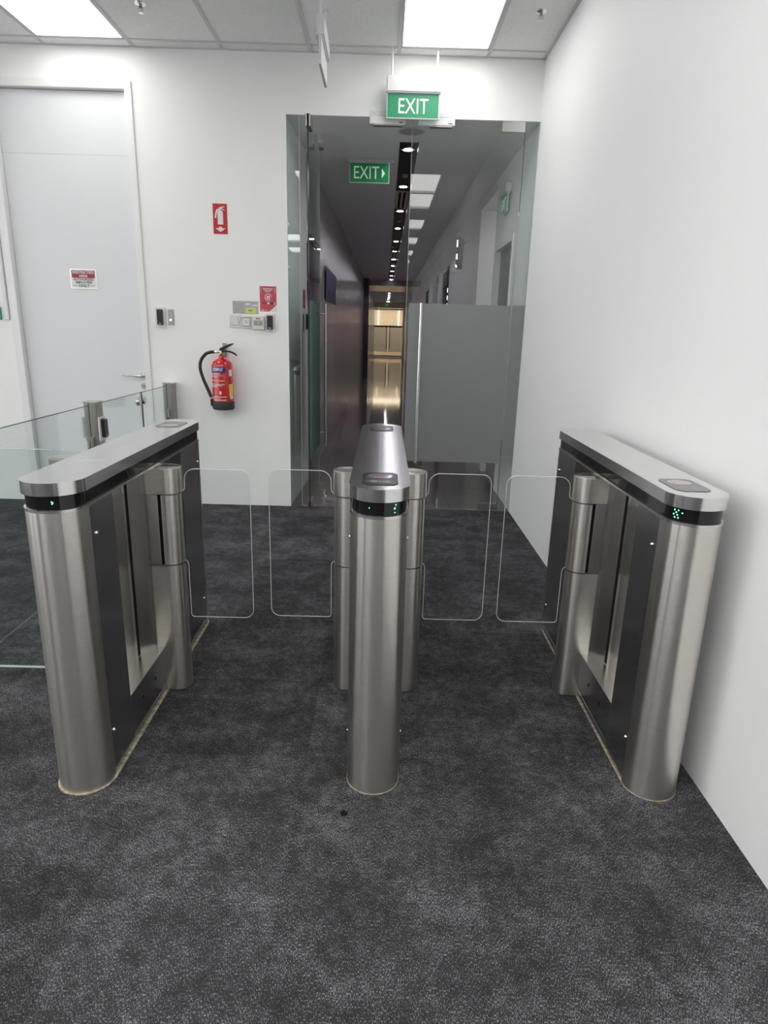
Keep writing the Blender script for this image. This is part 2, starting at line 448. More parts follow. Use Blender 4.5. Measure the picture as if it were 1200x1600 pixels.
for cx, nm in ((-5.8, 'added far left row'), (-4.6, 'left row'), (-3.35, 'added outer row'), (-2.128, 'middle row'), (-.88, 'added inner row'), (.368, 'right row')):
    ce.box(xe, cx-.301, YB, D+.1, H, H+.05); xe = cx+.301
    ye = D+.1
    for i, (a, b) in enumerate(ROWS):
        if nm in ('added inner row', 'added outer row', 'added far left row') and (i == 0 or i > 7): continue  # inner, outer and far left rows are added to even the light
        if nm == 'left row' and i > 7: continue
        ce.box(cx-.301, cx+.301, b, ye, H, H+.05); ye = a
        if i == 0 and nm == 'right row': lab = 'square white ceiling light panel above the glass doorway'
        elif i == 0 and nm == 'middle row': lab = 'square white ceiling light panel above the tall white door'
        else: lab = '%s white ceiling light panel of the %s, counted from the back wall' % (ORD[i], nm)
        light_panel(cx, a, b, lab, None if i == 0 and nm in ('right row', 'middle row') else 'ceiling light panels in the %s' % nm)
    ce.box(cx-.301, cx+.301, YB, ye, H, H+.05)
ce.box(xe, XW+.2, YB, D+.1, H, H+.05)
struct(ce, 'ceiling', M['tile'], 'grey acoustic tile ceiling of the lobby', 'ceiling')

# sprinklers
def sprinkler(x, y, z, label, cat='sprinkler', group=None):
    t = thing('sprinkler', (x, y, z), label, cat, group)
    MB().lathe([(.036, 0), (.034, -.004), (.016, -.010)], n=24).out('escutcheon', M['satin'], t)
    b = MB().lathe([(.010, -.008), (.010, -.022), (.006, -.026)], n=16)
    b.tube([(.009, 0, -.02), (.013, 0, -.034), (.003, 0, -.046)], .0022, 6); b.tube([(-.009, 0, -.02), (-.013, 0, -.034), (-.003, 0, -.046)], .0022, 6)
    b.cyl(.002, -.046, -.024, n=8)
    b.out('body', M['satin_d'], t)
    MB().cyl(.015, -.050, -.047, n=20).out('deflector', M['satin'], t)
sprinkler(.897, 4.545, H, 'small metal ceiling sprinkler near the right wall')
sprinkler(-1.535, 4.60, H, 'small metal ceiling sprinkler above the wall signs on the left')
sprinkler(.9, 2.1, H, 'ceiling sprinkler over the right turnstile, outside the view')
sprinkler(.95, -1.4, H, 'ceiling sprinkler behind the viewer, seen as a reflection')

# tall white door
dr = thing('door_1', ((DX0+DX1)/2, D, 0), 'tall white flush door with steel lever in the back wall', 'door', kind='structure')
hw = (DX1-DX0)/2
MB().box(-hw+.003, hw-.003, .035, .075, .006, DZ-.004, .002).out('leaf', M['door'], dr)
fr = MB()
fr.box(-hw-.062, -hw, -.014, .03, 0, DZ+.055, .003); fr.box(hw, hw+.050, -.014, .03, 0, DZ+.055, .003); fr.box(-hw, hw, -.014, .03, DZ, DZ+.055, .003)
fr.out('frame', M['frame'], dr)
MB().box(-hw+.003, hw-.003, .0343, .0352, 2.635, 2.6365).out('panel_joint', M['grey'], dr)
hz = 1.046; hx = hw-.028
hn = MB().cyl(.026, .018, .035, (hx, 0, hz), 'Y', 28, .002)
hn.cyl(.010, -.03, .02, (hx, 0, hz), 'Y', 16)
hn.tube([(hx+.004, -.03, hz), (hx-.03, -.034, hz+.001), (hx-.09, -.034, hz+.004), (hx-.145, -.033, hz+.007)], (.010, .006), 12)
hn.out('lever_handle', M['satin'], dr)
lk = MB().cyl(.026, .022, .035, (hx, 0, hz-.079), 'Y', 28, .002).out('lock_rose', M['satin'], dr)
MB().cyl(.013, .016, .0225, (hx, 0, hz-.079), 'Y', 20).out('cylinder', M['gold'], lk)

# restricted area sign on the door
sg = thing('warning_sign', (-2.335, D+.034, 1.700), 'small red and white RESTRICTED AREA sign on the tall white door', 'sign')
MB().prism(rrect(-.101, .101, 0, .141, .006), -.003, 0, 'Y').out('backing', M['satin'], sg)
MB().prism(rrect(-.097, .097, .004, .137, .005), -.0036, -.003, 'Y').out('face', M['paper'], sg)
MB().prism(rrect(-.088, .088, .077, .131, .003), -.0042, -.0036, 'Y').out('red_band', M['signred'], sg)
text('RESTRICTED', .0262, .0002, M['paper'], sg, (0, -.0045, .1165), sx=1.12, bold=.0005)
text('AREA', .0262, .0002, M['paper'], sg, (0, -.0045, .091), sx=1.05, bold=.0005)
text('AUTHORIZED', .0235, .0002, M['darkprint'], sg, (0, -.004, .0655), sx=1.05, bold=.0005)
text('EMPLOYEES', .0235, .0002, M['darkprint'], sg, (0, -.004, .0435), sx=1.05, bold=.0005)
text('ONLY', .0275, .0002, M['darkprint'], sg, (0, -.004, .0195), sx=1.15, bold=.0005)
for a in (-.083, .052): MB().box(a, a+.031, -.0042, -.0036, .0185, .0215).out('rule', M['darkprint'], sg)

# far left wall bits
MB().box(-2.956, -2.922, D-.022, D, 1.452, 3.30, .003).out('cable_trunking', M['door'], label='narrow white cable trunking running down beside the tall door', cat='trunking')
t = thing('wall_sign', (-3.055, D, 1.45), 'small green sign box cut off at the left edge of the photo', 'sign')
MB().box(-.07, .07, -.012, 0, 0, .095, .002).out('body', M['green_d'], t)
MB().box(-.055, .055, -.0135, -.012, .02, .075).out('print', M['greyprint'], t)

# ------------------------------------------------------------------ things on the back wall
# extinguisher location sign
t = thing('fire_extinguisher_sign', (-1.253, D, 2.116), 'red sign with white fire extinguisher symbol and arrow', 'sign')
MB().box(-.053, .053, -.003, 0, 0, .210).out('plate', M['redprint'], t)
ic = MB()
ic.prism([(-.018, .066), (.022, .066), (.022, .148)]+[(.002+.020*cos(a), .148+.018*sin(a)) for a in [k*pi/8 for k in range(1, 8)]]+[(-.018, .148)], -.0036, -.003, 'Y')
ic.prism([(-.006, .167), (.008, .167), (.010, .178), (.034, .186), (.034, .191), (.004, .188), (-.008, .180)], -.0036, -.003, 'Y')
ic.prism([(.006, .176), (.034, .162), (.036, .166), (.010, .182)], -.0036, -.003, 'Y')
ic.prism([(-.008, .176), (-.025, .170), (-.034, .150), (-.042, .112), (-.030, .110), (-.025, .140), (-.016, .162), (-.004, .168)], -.0036, -.003, 'Y')
ic.prism([(-.012, .050), (.012, .050), (.012, .040), (.038, .040), (0, .014), (-.038, .040), (-.012, .040)], -.0036, -.003, 'Y')
ic.out('symbol', M['paper'], t)

def card_reader(x, z, w_, h_, label, group=None, rz=0, y=D):
    t = thing('card_reader', (x, y, z), label, 'card reader', group, rz=rz)
    MB().box(-w_/2, w_/2, -.010, 0, 0, h_, .002).out('back_plate', M['white'], t)
    bw = .021
    b = MB(); b.prism(rrect(-bw, bw, .02, h_-.012, .006), -.032, -.010, 'Y', .002); b.out('reader_body', M['black'], t)
    MB().box(-bw+.003, bw-.003, -.033, -.028, h_-.018, h_-.0125, .001).out('light_bar', M['redled'], t)
    MB().box(-.009, .009, -.0325, -.0318, .026, .033).out('printed_mark', M['grey'], t)
    return t
card_reader(-1.747, 1.424, .080, .150, 'black card reader on white plate beside the tall white door')
card_reader(-.893, 1.413, .074, .137, 'black card reader on white plate under the red poster')

t = thing('key_switch', (-1.668, D, 1.445), 'narrow steel key switch plate right of the left card reader', 'switch')
MB().box(-.021, .021, -.008, 0, 0, .117, .002).out('plate', M['satin_d'], t)
MB().cyl(.009, -.014, -.008, (0, 0, .038), 'Y', 20).out('key_cylinder', M['chrome'], t)
MB().cyl(.004, -.010, -.008, (0, 0, .103), 'Y', 10).out('indicator', M['redled'], t)
MB().box(-.008, .008, -.0085, -.008, .072, .076).out('printed_mark', M['midprint'], t)

t = thing('wall_switch', (-1.168, D, 1.438), 'plain white square switch plate, leftmost under the floor plan sheet', 'switch')
MB().box(-.042, .042, -.009, 0, 0, .096, .003).out('plate', M['white'], t)
MB().box(-.030, .030, -.013, -.009, .018, .078, .002).out('rocker', M['white'], t)
MB().box(-.028, .020, -.0133, -.013, .024, .035).out('sticker', M['paper'], t); MB().box(-.028, -.010, -.0133, -.013, .042, .052).out('sticker', M['paper'], t)
t = thing('exit_button', (-1.078, D, 1.436), 'cream framed white exit push button between switch and call point', 'button')
MB().box(-.041, .041, -.010, 0, 0, .094, .003).out('plate', M['cream'], t)
MB().box(-.031, .031, -.016, -.010, .016, .080, .003).out('push_plate', M['white'], t)
text('EXIT', .011, .0002, M['midprint'], t, (0, -.0163, .055), name='lettering')
text('PRESS', .011, .0002, M['midprint'], t, (0, -.0163, .043), name='lettering')
t = thing('call_point', (-.983, D, 1.429), 'cream emergency break glass call point left of card reader', 'call point')
MB().box(-.046, .046, -.030, 0, 0, .100, .003).out('housing', M['cream'], t)
MB().box(-.035, .035, -.032, -.029, .028, .070, .001).out('glass_window', M['grey'], t)
MB().box(-.030, .030, -.0325, -.032, .052, .055).box(-.030, .030, -.0325, -.032, .040, .043).out('stripe', M['darkprint'], t)
MB().box(-.018, .018, -.0305, -.030, .082, .0865).box(-.018, .018, -.0305, -.030, .0745, .078).out('printed_line', M['darkprint'], t)
MB().cyl(.005, -.0335, -.0325, (0, 0, .048), 'Y', 12).out('button_mark', M['paper'], t)

t = thing('floor_plan_sheet', (-1.083, D, 1.543), 'grey floor plan sheet with yellow green note taped on the wall', 'notice')
MB().box(-.100, .100, -.0015, 0, 0, .096).out('sheet', M['greyprint'], t)
ln = MB()
for k in range(9): ln.box(-.092+k*.019, -.083+k*.019, -.0018, -.0015, .074, .077)
for k in range(6): ln.box(-.092+k*.014, -.090+k*.014, -.0018, -.0015, .012, .064)
for z in (.01, .038, .066): ln.box(-.092, -.02, -.0018, -.0015, z, z+.0018)
ln.out('plan_lines', M['midprint'], t)
MB().box(-.001, .082, -.0022, -.0015, .006, .048).out('note', M['lime'], t)
MB().box(.022, .050, -.0025, -.0022, .024, .030).out('note_text', M['darkprint'], t)
MB().box(.0, .035, -.0022, -.0015, .068, .080).box(.05, .095, -.0022, -.0015, .060, .070).out('tape', M['paper'], t)

t = thing('poster', (-.906, D, 1.566), 'red poster with white lock emblem and blue icons, upper right', 'poster')
MB().prism([(-.064, 0), (.008, 0), (.064, .050), (.064, .186), (-.064, .186)], -.0015, 0, 'Y').out('sheet', M['poster'], t)
MB().prism([(.008, 0), (.064, 0), (.064, .050)], -.0015, 0, 'Y').out('corner', M['paper'], t)
w_ = MB()
for z, a in ((.166, .040), (.155, .033), (.144, .022)):
    for k in range(int(a/.0065)*2): w_.box(-a+k*.0065, -a+k*.0065+.0048, -.0019, -.0015, z, z+.005)
w_.box(-.056, -.054, -.0019, -.0015, .135, .178); w_.box(.052, .054, -.0019, -.0015, .135, .178)
for k in range(14):
    a0 = radians(20+k*22); r_ = .024
    w_.box(r_*cos(a0)-.003, r_*cos(a0)+.003, -.0019, -.0015, .106+r_*sin(a0)-.003, .106+r_*sin(a0)+.003)
w_.box(-.011, .013, -.0019, -.0015, .093, .115)
w_.out('white_print', M['paper'], t); w_ = MB()
w_.box(-.03, -.008, -.0019, -.0015, .008, .011); w_.box(-.052, -.038, -.0019, -.0015, .006, .013)
w_.out('logo_print', M['paper'], t)
MB().box(-.003, .005, -.0023, -.0019, .098, .106).out('keyhole', M['darkprint'], t)
MB().box(-.040, -.022, -.0019, -.0015, .057, .068).out('blue_icon', M['blueprint'], t); MB().box(.016, .044, -.0019, -.0015, .053, .068).out('blue_icon', M['blueprint'], t)
MB().cyl(.008, -.0019, -.0015, (.001, 0, .062), 'Y', 12).out('white_icon', M['paper'], t); MB().box(.046, .052, -.0019, -.0015, .050, .068).out('white_icon', M['paper'], t)

# fire extinguisher
ex = thing('fire_extinguisher', (-1.262, D-.095, .812), 'red fire extinguisher with black hose hung on the back wall', 'fire extinguisher')
R_ = .080
MB().lathe([(R_-.012, .05), (R_, .055), (R_, .335), (R_-.003, .352), (R_-.012, .368), (R_-.030, .382), (.030, .392), (.023, .398), (.022, .415)], n=48).out('cylinder', M['red'], ex)
MB().lathe([(R_-.002, 0), (R_+.002, .004), (R_+.005, .008), (R_+.004, .060), (R_+.001, .066), (R_-.004, .066)], n=48).out('foot_ring', M['rubber'], ex)
vl = MB().lathe([(.016, .413), (.019, .418), (.019, .432), (.013, .438), (.013, .462)], n=20)
vl.cyl(.008, -.045, 0, (0, 0, .440), 'X', 14)
vl.out('valve', M['gold'], ex)
MB().cyl(.009, -.062, -.036, (0, 0, .440), 'X', 14).out('hose_coupling', M['chrome'], ex)
lv = MB()
lv.prism([(-.012, .452), (.012, .448), (.040, .470), (.095, .503), (.093, .510), (.060, .502), (.018, .482), (-.004, .474), (-.014, .464)], -.013, .013, 'Y', .001)
lv.out('lever', M['black'], ex)
lw = MB()
lw.prism([(-.010, .446), (.012, .440), (.060, .442), (.090, .432), (.118, .414), (.121, .421), (.100, .440), (.066, .453), (.012, .455)], -.012, .012, 'Y', .001)
lw.out('carry_handle', M['black'], ex)
MB().tube([(-.055, 0, .440), (-.085, -.004, .438), (-.125, -.008, .420), (-.160, -.010, .372), (-.168, -.012, .315), (-.150, -.012, .240), (-.118, -.012, .160), (-.092, -.010, .095)], .0125, 14).out('hose', M['rubber'], ex)
nz = MB().tube([(-.092, -.010, .097), (-.088, -.010, .078)], .009, 12, smooth=False).out('nozzle_collar', M['chrome'], ex)
MB().tube([(-.089, -.010, .080), (-.086, -.010, .025)], .012, 12, smooth=False).out('nozzle', M['black'], ex)
def arc_label(a0, a1, z0, z1, r, name, m, n=10, parent=ex):
    b = MB(); lo = []; hi = []
    for k in range(n+1):
        a = radians(a0+(a1-a0)*k/n); lo.append(b.bm.verts.new((r*sin(a), -r*cos(a), z0))); hi.append(b.bm.verts.new((r*sin(a), -r*cos(a), z1)))
    for k in range(n): b.bm.faces.new((lo[k], lo[k+1], hi[k+1], hi[k])).smooth = True
    return b.out(name, m, parent)
RL = R_+.0006
arc_label(-75, 32, .288, .333, RL, 'blue_band', M['blueprint'])
arc_label(52, 76, .262, .310, RL, 'barcode_label', M['paper'])
arc_label(50, 82, .105, .200, RL, 'inspection_label', M['yellow'])
arc_label(56, 80, .085, .105, RL, 'inspection_label', M['paper'])
def arc_bend(o, r):
    for v in o.data.vertices:
        a = v.co.x/r; y = v.co.y
        v.co.x = (r-y)*sin(a); v.co.y = -(r-y)*cos(a)+0
tx = text('COMBAT', .034, .0003, M['paper'], ex, (0, 0, .311), sx=.66, bold=.0012)
for v in tx.data.vertices: v.co.x -= .022; v.co.y = 0 if v.co.y > 0 else .0008*0-.0004
arc_bend(tx, RL+.0004)
pr = MB()
random.seed(3)
def words(z, x0, x1, h):
    x = x0
    while x < x1:
        l = random.uniform(.006, .014)
        a0, a1 = math.degrees(x/RL), math.degrees(min(x+l, x1)/RL)
        lo = []; hi = []
        for k in range(3):
            a = radians(a0+(a1-a0)*k/2); r = RL+.0003
            lo.append(pr.bm.verts.new((r*sin(a), -r*cos(a), z))); hi.append(pr.bm.verts.new((r*sin(a), -r*cos(a), z+h)))
        for k in range(2): pr.bm.faces.new((lo[k], lo[k+1], hi[k+1], hi[k]))
        x += l+.003
for z, x0, x1, h in ((.275, -.085, .0, .006), (.264, -.085, .03, .002), (.254, -.085, -.02, .004), (.224, -.085, .032, .005), (.197, -.085, .035, .005), (.187, -.085, .02, .005), (.177, -.085, -.02, .005),
                     (.100, -.07, .045, .006), (.088, -.08, .0, .004), (.080, -.085, .04, .0015), (.074, -.06, .045, .006)): words(z, x0, x1, h)
pr.out('printed_text', M['paper'], ex)
MB().box(-.008, .006, -.0007-RL, .0006-RL, .122, .146).out('printed_symbol', M['paper'], ex)
MB().box(-.010, .020, .080, .095, .400, .508, .001).out('wall_bracket', M['satin_d'], ex, label='steel bracket plate')

# ------------------------------------------------------------------ exit signs
def exit_sign(loc, w_, hp, hh, m, label, arrow=False, poles=None, rz=0, small=False, dp=.034, group=None, faces=(-1, 1)):
    """loc = bottom centre; w_ width, hp panel height, hh housing height"""
    t = thing('exit_sign', loc, label, 'exit sign', group, rz=rz)
    if hh:
        h_ = MB().box(-w_/2-.004, w_/2+.006, -dp, dp, hp, hp+hh, .008).out('housing', M['white'], t)
        if not small:
            k = MB().box(w_*.31, w_*.31+.036, -dp-.0006, -dp+.001, hp+hh*.18, hp+hh*.18+.022).out('label_sticker', M['paper'], h_)
            q = MB()
            for i, (a, b, z) in enumerate(((.24, .47, .93), (.24, .41, .87), (.32, .44, .76), (.26, .29, .70), (.32, .43, .66), (.26, .29, .60), (.32, .44, .57))):
                q.box(w_*a, w_*b, -dp-.0005, -dp+.001, hp+hh*z-.002, hp+hh*z)
            q.out('printed_lines', M['midprint'], h_)
    MB().box(-w_/2, w_/2, -.008, .008, 0, hp, .002).out('edge_frame', M['white'], t)
    for sgn in faces:
        MB().box(-w_/2+.006, w_/2-.006, min(sgn*.0084, sgn*.0078), max(sgn*.0084, sgn*.0078), .007, hp-.003 if hh else hp-.007).out('green_face', m, t)
        rot = (pi/2, 0, 0 if sgn < 0 else pi)
        cx = -.03*w_/.38*(1 if arrow else 0)*(-sgn)
        text('EXIT', hp*.86, .0004, M['exitwhite'], t, (cx, sgn*.009, hp*.475), sx=.78, rot=rot, bold=.0004)
        if arrow:
            a0 = .36*w_*(-sgn)
            MB().prism([(a0-.018*(-sgn), hp*.25), (a0-.018*(-sgn), hp*.72), (a0+.012*(-sgn), hp*.485)], min(sgn*.0084, sgn*.0094), max(sgn*.0084, sgn*.0094), 'Y').out('arrow', M['exitwhite'], t)
    if poles:
        for px in poles:
            MB().cyl(.0085, hp+hh-.004, H-loc[2], (px, 0, 0), 'Z', 14).lathe([(.02, H-loc[2]-.006), (.02, H-loc[2])], (px, 0, 0), n=16).out('hanging_rod', M['white'], t)
    return t
exit_sign((.161, 5.135, 2.892), .372, .158, .104, M['green'], 'green EXIT sign hanging on white rods over the glass doorway', poles=(-.152, .162))
sd = exit_sign((-.41, 4.45, 2.915), .38, .140, .112, M['green'], 'exit sign hanging edge-on from the ceiling left of the doorway', poles=(-.16, .16), rz=pi/2, faces=(1,), dp=.024)
exit_sign((-.171, 6.42, 2.728), .360, .172, 0, M['green_d'], 'green EXIT sign with right arrow inside the corridor', arrow=True)
MB().box(-.38, .045, 6.405, 6.435, 2.900, 2.93, .003).out('mounting_rail', M['tbar'], label='thin ceiling rail above the arrow exit sign', cat='rail')
t = exit_sign((1.062, 6.36, 2.50), .30, .15, .08, M['green_d'], 'exit sign on the corridor wall above the grey doorway', rz=pi/2, small=True, dp=.028)
exit_sign((.1, YF-.3, 2.70), .36, .15, .079, M['green_d'], 'tiny green exit sign far away above the far glass doors', small=True)

# ------------------------------------------------------------------ glass doors of the corridor
GY0, GY1 = D+.004, D+.016
def pane(x0, x1, z0, z1, m, name, parent, y0=0, y1=.012, edge=True, em=None):
    g = MB().box(x0, x1, y0, y1, z0, z1).out(name, m, parent)
    return g
# fixed side panes
wl = thing('window_1', (XO, D+.004, 0), 'narrow fixed glass side pane left of the glass doors', 'window', kind='structure')
pane(.001, .093, .004, OH-.002, M['glass_side'], 'pane', wl)
MB().box(.093, .095, 0, .012, .004, OH-.002).out('edge', M['edge'], wl)
wr = thing('window_2', (.988, D+.004, 0), 'narrow fixed glass side pane between glass door and right wall', 'window', kind='structure')
pane(.002, XW-.988-.001, .004, OH-.002, M['glass_side'], 'pane', wr)
MB().box(.0, .002, 0, .012, .004, OH-.002).out('edge', M['edge_d'], wr)
MB().box(.003, XW-.988-.002, -.0008, 0, .432, 1.660).out('frosted_film', M['frost'], wr)
MB().box(-.001, .001, -.0012, 0, .6, 2.3).out('pale_edge_strip', M['edge'], wr)  # pale strip along part of the pane edge

def long_handle(parent, x, y, z0, z1, s, both=True):
    h = MB().tube([(x, y, z0), (x, y, z1)], .0125, 20, smooth=False).out('pull_handle', M['satin'], parent)
    for z in (z0+.115, z1-.085): MB().tube([(x, y, z), (x+s[0], y+s[1], z)], .008, 12, smooth=False).out('standoff', M['satin'], h)
# right door, shut
d3 = thing('door_3', (.985, D+.004, 0), 'closed right glass door with frosted band and long steel handle', 'door', kind='structure')
pane(-.818, -.002, .012, OH-.006, M['glass'], 'pane', d3)
MB().box(-.8195, -.8175, 0, .012, .012, OH-.006).out('edge', M['edge'], d3)
MB().box(-.800, -.004, -.0008, 0, .412, 1.658).out('frosted_film', M['frost'], d3)
long_handle(d3, -.706, -.060, .412, 1.658, (0, .062))
long_handle(d3, -.706, .072, .412, 1.658, (0, -.062))
MB().box(-.168, -.002, -.012, .024, OH-.072, OH-.006, .001).out('patch_fitting', M['satin'], d3)
MB().box(-.155, -.002, -.012, .024, .012, .068, .001).out('patch_fitting', M['satin'], d3)
# left door, swung open 90 degrees into the corridor
d2_ = thing('door_2', (-.585, D+.010, 0), 'open left glass door swung into the corridor', 'door', kind='structure')
MB().box(-.006, .006, -.065, .750, .012, OH-.006).out('pane', M['glass'], d2_)
MB().box(-.006, .006, -.067, -.065, .012, OH-.006).out('edge', M['edge_d'], d2_)
MB().box(-.006, .006, .750, .752, .012, OH-.006).out('edge', M['edge_g'], d2_)
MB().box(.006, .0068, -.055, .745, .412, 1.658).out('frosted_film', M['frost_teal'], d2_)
long_handle(d2_, .066, .655, .412, 1.658, (-.062, 0))
MB().box(-.018, .018, -.067, .09, OH-.085, OH-.006, .001).out('patch_fitting', M['satin'], d2_)
MB().box(-.018, .018, -.067, .09, .012, .062, .001).out('patch_fitting', M['satin'], d2_)
# pivots and clips
t = thing('door_stop', (-.50, 5.58, 0), 'small chrome floor door stop on the dark corridor tiles', 'door stop')
MB().lathe([(.026, 0), (.026, .006), (.012, .010), (.010, .040)], n=24).out('base', M['chrome'], t)
MB().lathe([(.010, .038), (.019, .046), (.019, .060), (.008, .068)], n=24).out('bumper', M['satin'], t)
t = thing('door_stop', (-.545, 5.72, HC), 'small steel clamp hanging from the corridor ceiling by the open door', 'door stop')
MB().box(-.018, .018, -.02, .02, -.075, -.0, .002).out('clamp', M['satin'], t)
MB().box(-.014, .022, -.045, .05, -.10, -.070, .002).out('arm', M['satin_d'], t)
MB().box(-.65, -.50, D-.004, D+.02, 0, .006, .001).out('floor_plate', M['satin'], label='steel pivot plate in the floor under the open glass door', cat='floor plate')
MB().box(.72, .99, D-.008, D+.02, 0, .006, .001).out('floor_plate', M['satin'], label='steel pivot plate in the floor under the closed glass door', cat='floor plate')
MB().box(-.50, .70, D-.004, D+.02, 0, .004).out('threshold_strip', M['satin_d'], label='thin metal strip between carpet and corridor tiles', cat='threshold')
# maglocks over the doors
def maglock(x0, x1, label, f):
    t = thing('magnetic_lock', ((x0+x1)/2, D, 2.872), label, 'magnetic lock', 'magnetic locks over the glass doors')
    h = (x1-x0)/2
    MB().box(-h, h, -.050, -.004, 0, .052, .003).out('magnet_body', M['white'], t)
    b = MB().box(-h, h, -.014, 0, .062, .094, .002); b.box(f*h*.3-.012, f*h*.3+.012, -.012, -.002, .050, .070)
    b.out('angle_bracket', M['white'], t)
    MB().box(-h*.55+f*.03, h*.85, -.046, -.006, -.008, 0, .001).out('armature_plate', M['satin_d'], t)
    MB().box(h-.045, h-.018, -.0505, -.050, .010, .016).out('printed_mark', M['blueprint'], t)
    MB().cyl(.004, -.0135, -.012, (-f*h*.75, 0, .080), 'Y', 10).out('screw', M['satin_d'], t)
maglock(-.143, .112, 'white magnetic lock left under the hanging exit sign', -1)
maglock(.204, .468, 'white magnetic lock right under the hanging exit sign', 1)

# ------------------------------------------------------------------ corridor
def lx(y): return -.727+.0054*(y-5.271)
YW = 6.25
# left: white jamb then laminate wall
c = MB().prism([(XO, D+.12), (lx(YW), YW), (XO-.12, YW), (XO-.12, D+.12)], 0, HC)
struct(c, 'wall_jamb', M['corr_wall'], 'pale wall just inside the doorway on the left', 'wall')
c = MB().prism([(lx(YW), YW), (lx(YF), YF), (lx(YF)-.1, YF), (lx(YW)-.1, YW)], 0, HC)
struct(c, 'wall_corridor_left', M['corr_lam'], 'long glossy grey brown left wall of the corridor', 'wall')
# right: doorway, recess, wall
c = MB()
c.box(XW, XW+.1, D, 5.95, 0, HC); c.box(XW, XW+.1, 5.95, 6.909, 2.28, HC); c.box(XW, XW+.1, 6.909, 6.965, 0, HC)
c.box(XW+.1, 2.6, 6.865, 6.965, 0, HC)
c.box(XW, 2.6, 8.13, 8.23, 0, 2.82); c.box(XW, XW+.1, 8.23, 11.7, 0, HC); c.box(XW, XW+.1, 11.7, 12.8, 2.55, HC)
c.box(XW, XW+.1, 12.8, 17, 0, HC); c.box(XW, XW+.1, 17, 18.2, 2.5, HC); c.box(XW, XW+.1, 18.2, YF, 0, HC)
c.box(XW, 2.6, 6.965, 8.13, 2.82, HC); c.box(2.5, 2.6, 6.965, 8.13, 0, 2.82)
struct(c, 'wall_corridor_right', M['corr_wall'], 'pale grey right wall of the corridor with doorways', 'wall')
# ceiling with black slot
SX0, SX1 = .088, .248
c = MB()
c.box(XO-.2, SX0, D+.12, YF, HC, HC+.05); c.box(SX1, 2.6, D+.12, YF, HC, HC+.05); c.box(SX0, SX1, D+.12, 5.862, HC, HC+.05)
c.box(XO, XW, D+.0, D+.12, HC-.0001, HC+.01) if False else None
struct(c, 'ceiling', M['corr_ceiling'], 'flat grey ceiling of the corridor', 'ceiling')
c = MB(); c.box(SX0-.01, SX0, 5.862, YF, HC+.0, HC+.10); c.box(SX1, SX1+.01, 5.862, YF, HC+.0, HC+.10); c.box(SX0-.01, SX1+.01, 5.852, YF, HC+.045, HC+.055)
struct(c, 'trim_2', M['slot'], 'black recessed channel running along the corridor ceiling', 'ceiling channel')
# grey doorway frames and leaves on the right
def side_door(y0, y1, zt, m, name, label, fm):
    t = thing(name, (XW, (y0+y1)/2, 0), label, 'door', kind='structure')
    h = (y1-y0)/2
    MB().box(.05, .09, -h+.004, h-.004, .005, zt-.006).out('leaf', m, t)
    f = MB(); f.box(-.008, .05, -h, -h+.05, 0, zt); f.box(-.008, .05, h-.05, h, 0, zt); f.box(-.008, .05, -h+.05, h-.05, zt-.05, zt)
    f.out('frame', fm, t)
side_door(5.95, 6.909, 2.28, M['greydoor'], 'door_4', 'grey door in the right corridor wall just past the glass', M['corr_wall'])
side_door(11.7, 12.8, 2.55, M['darkdoor'], 'door_5', 'dark glossy door built for a reflection, farther along the right corridor wall', M['darkdoor'])  # dark reflection in the glass, built here as a solid door
side_door(17, 18.2, 2.5, M['darkdoor'], 'door_6', 'dark door deep in the corridor on the right', M['darkdoor'])
t = thing('ceiling_light', (1.80, 7.55, 2.82), 'white light panel added inside the side recess to brighten the corridor', 'ceiling light')  # panel added in the recess to brighten the corridor
MB().box(-.22, .22, -.2, .2, -.012, -.004).out('diffuser', M['panel'], t)
MB().box(-.24, .24, -.22, .22, -.004, 0).out('frame', M['white'], t)
# blade sign
t = thing('blade_sign', (1.075, 9.6, 2.30), 'dark glossy sign blade sticking out of the right corridor wall', 'sign')
MB().prism(rrect(-.105, -.005, 0, .43, .025), -.010, .010, 'Y', .002).out('blade', M['black_gloss'], t)
MB().box(-.02, .016, -.02, .02, .33, .36).out('bracket', M['satin_d'], t)
b_ = MB()
for z, h in ((.29, .09), (.13, .07), (.02, .035)): b_.box(-.100, -.082, -.0115, -.010, z, z+h)
b_.out('painted_reflection', M['blind'], t)  # glowing strips paint the lights reflected in the glossy blade
# wall box
MB().box(XW-.09, XW, 9.9, 10.15, 1.62, 1.80, .005).out('wall_box', M['vent'], label='small brownish box on the right corridor wall above the frosted band', cat='box')
# backlit slats and magenta panel on the far right wall
t = thing('lit_panel', (XW-.001, 23.5, .6), 'magenta backlit panel deep in the corridor on the right wall', 'light panel')
MB().box(-.012, 0, -2.6, 2.6, .3, 1.6).out('panel', M['magenta'], t)
for k, (yy, ph) in enumerate(((12.25, 4), (17.4, 6))):
    t = thing('window_blind', (XW+.03, yy, 1.7), ('short' if k == 0 else 'longer')+' strip of bright slats glowing in a dark corridor door', 'blind')
    for i in range(ph): MB().box(-.0, .016, -.06, .06, .05+i*.13, .12+i*.13).out('slat', M['blind'], t)
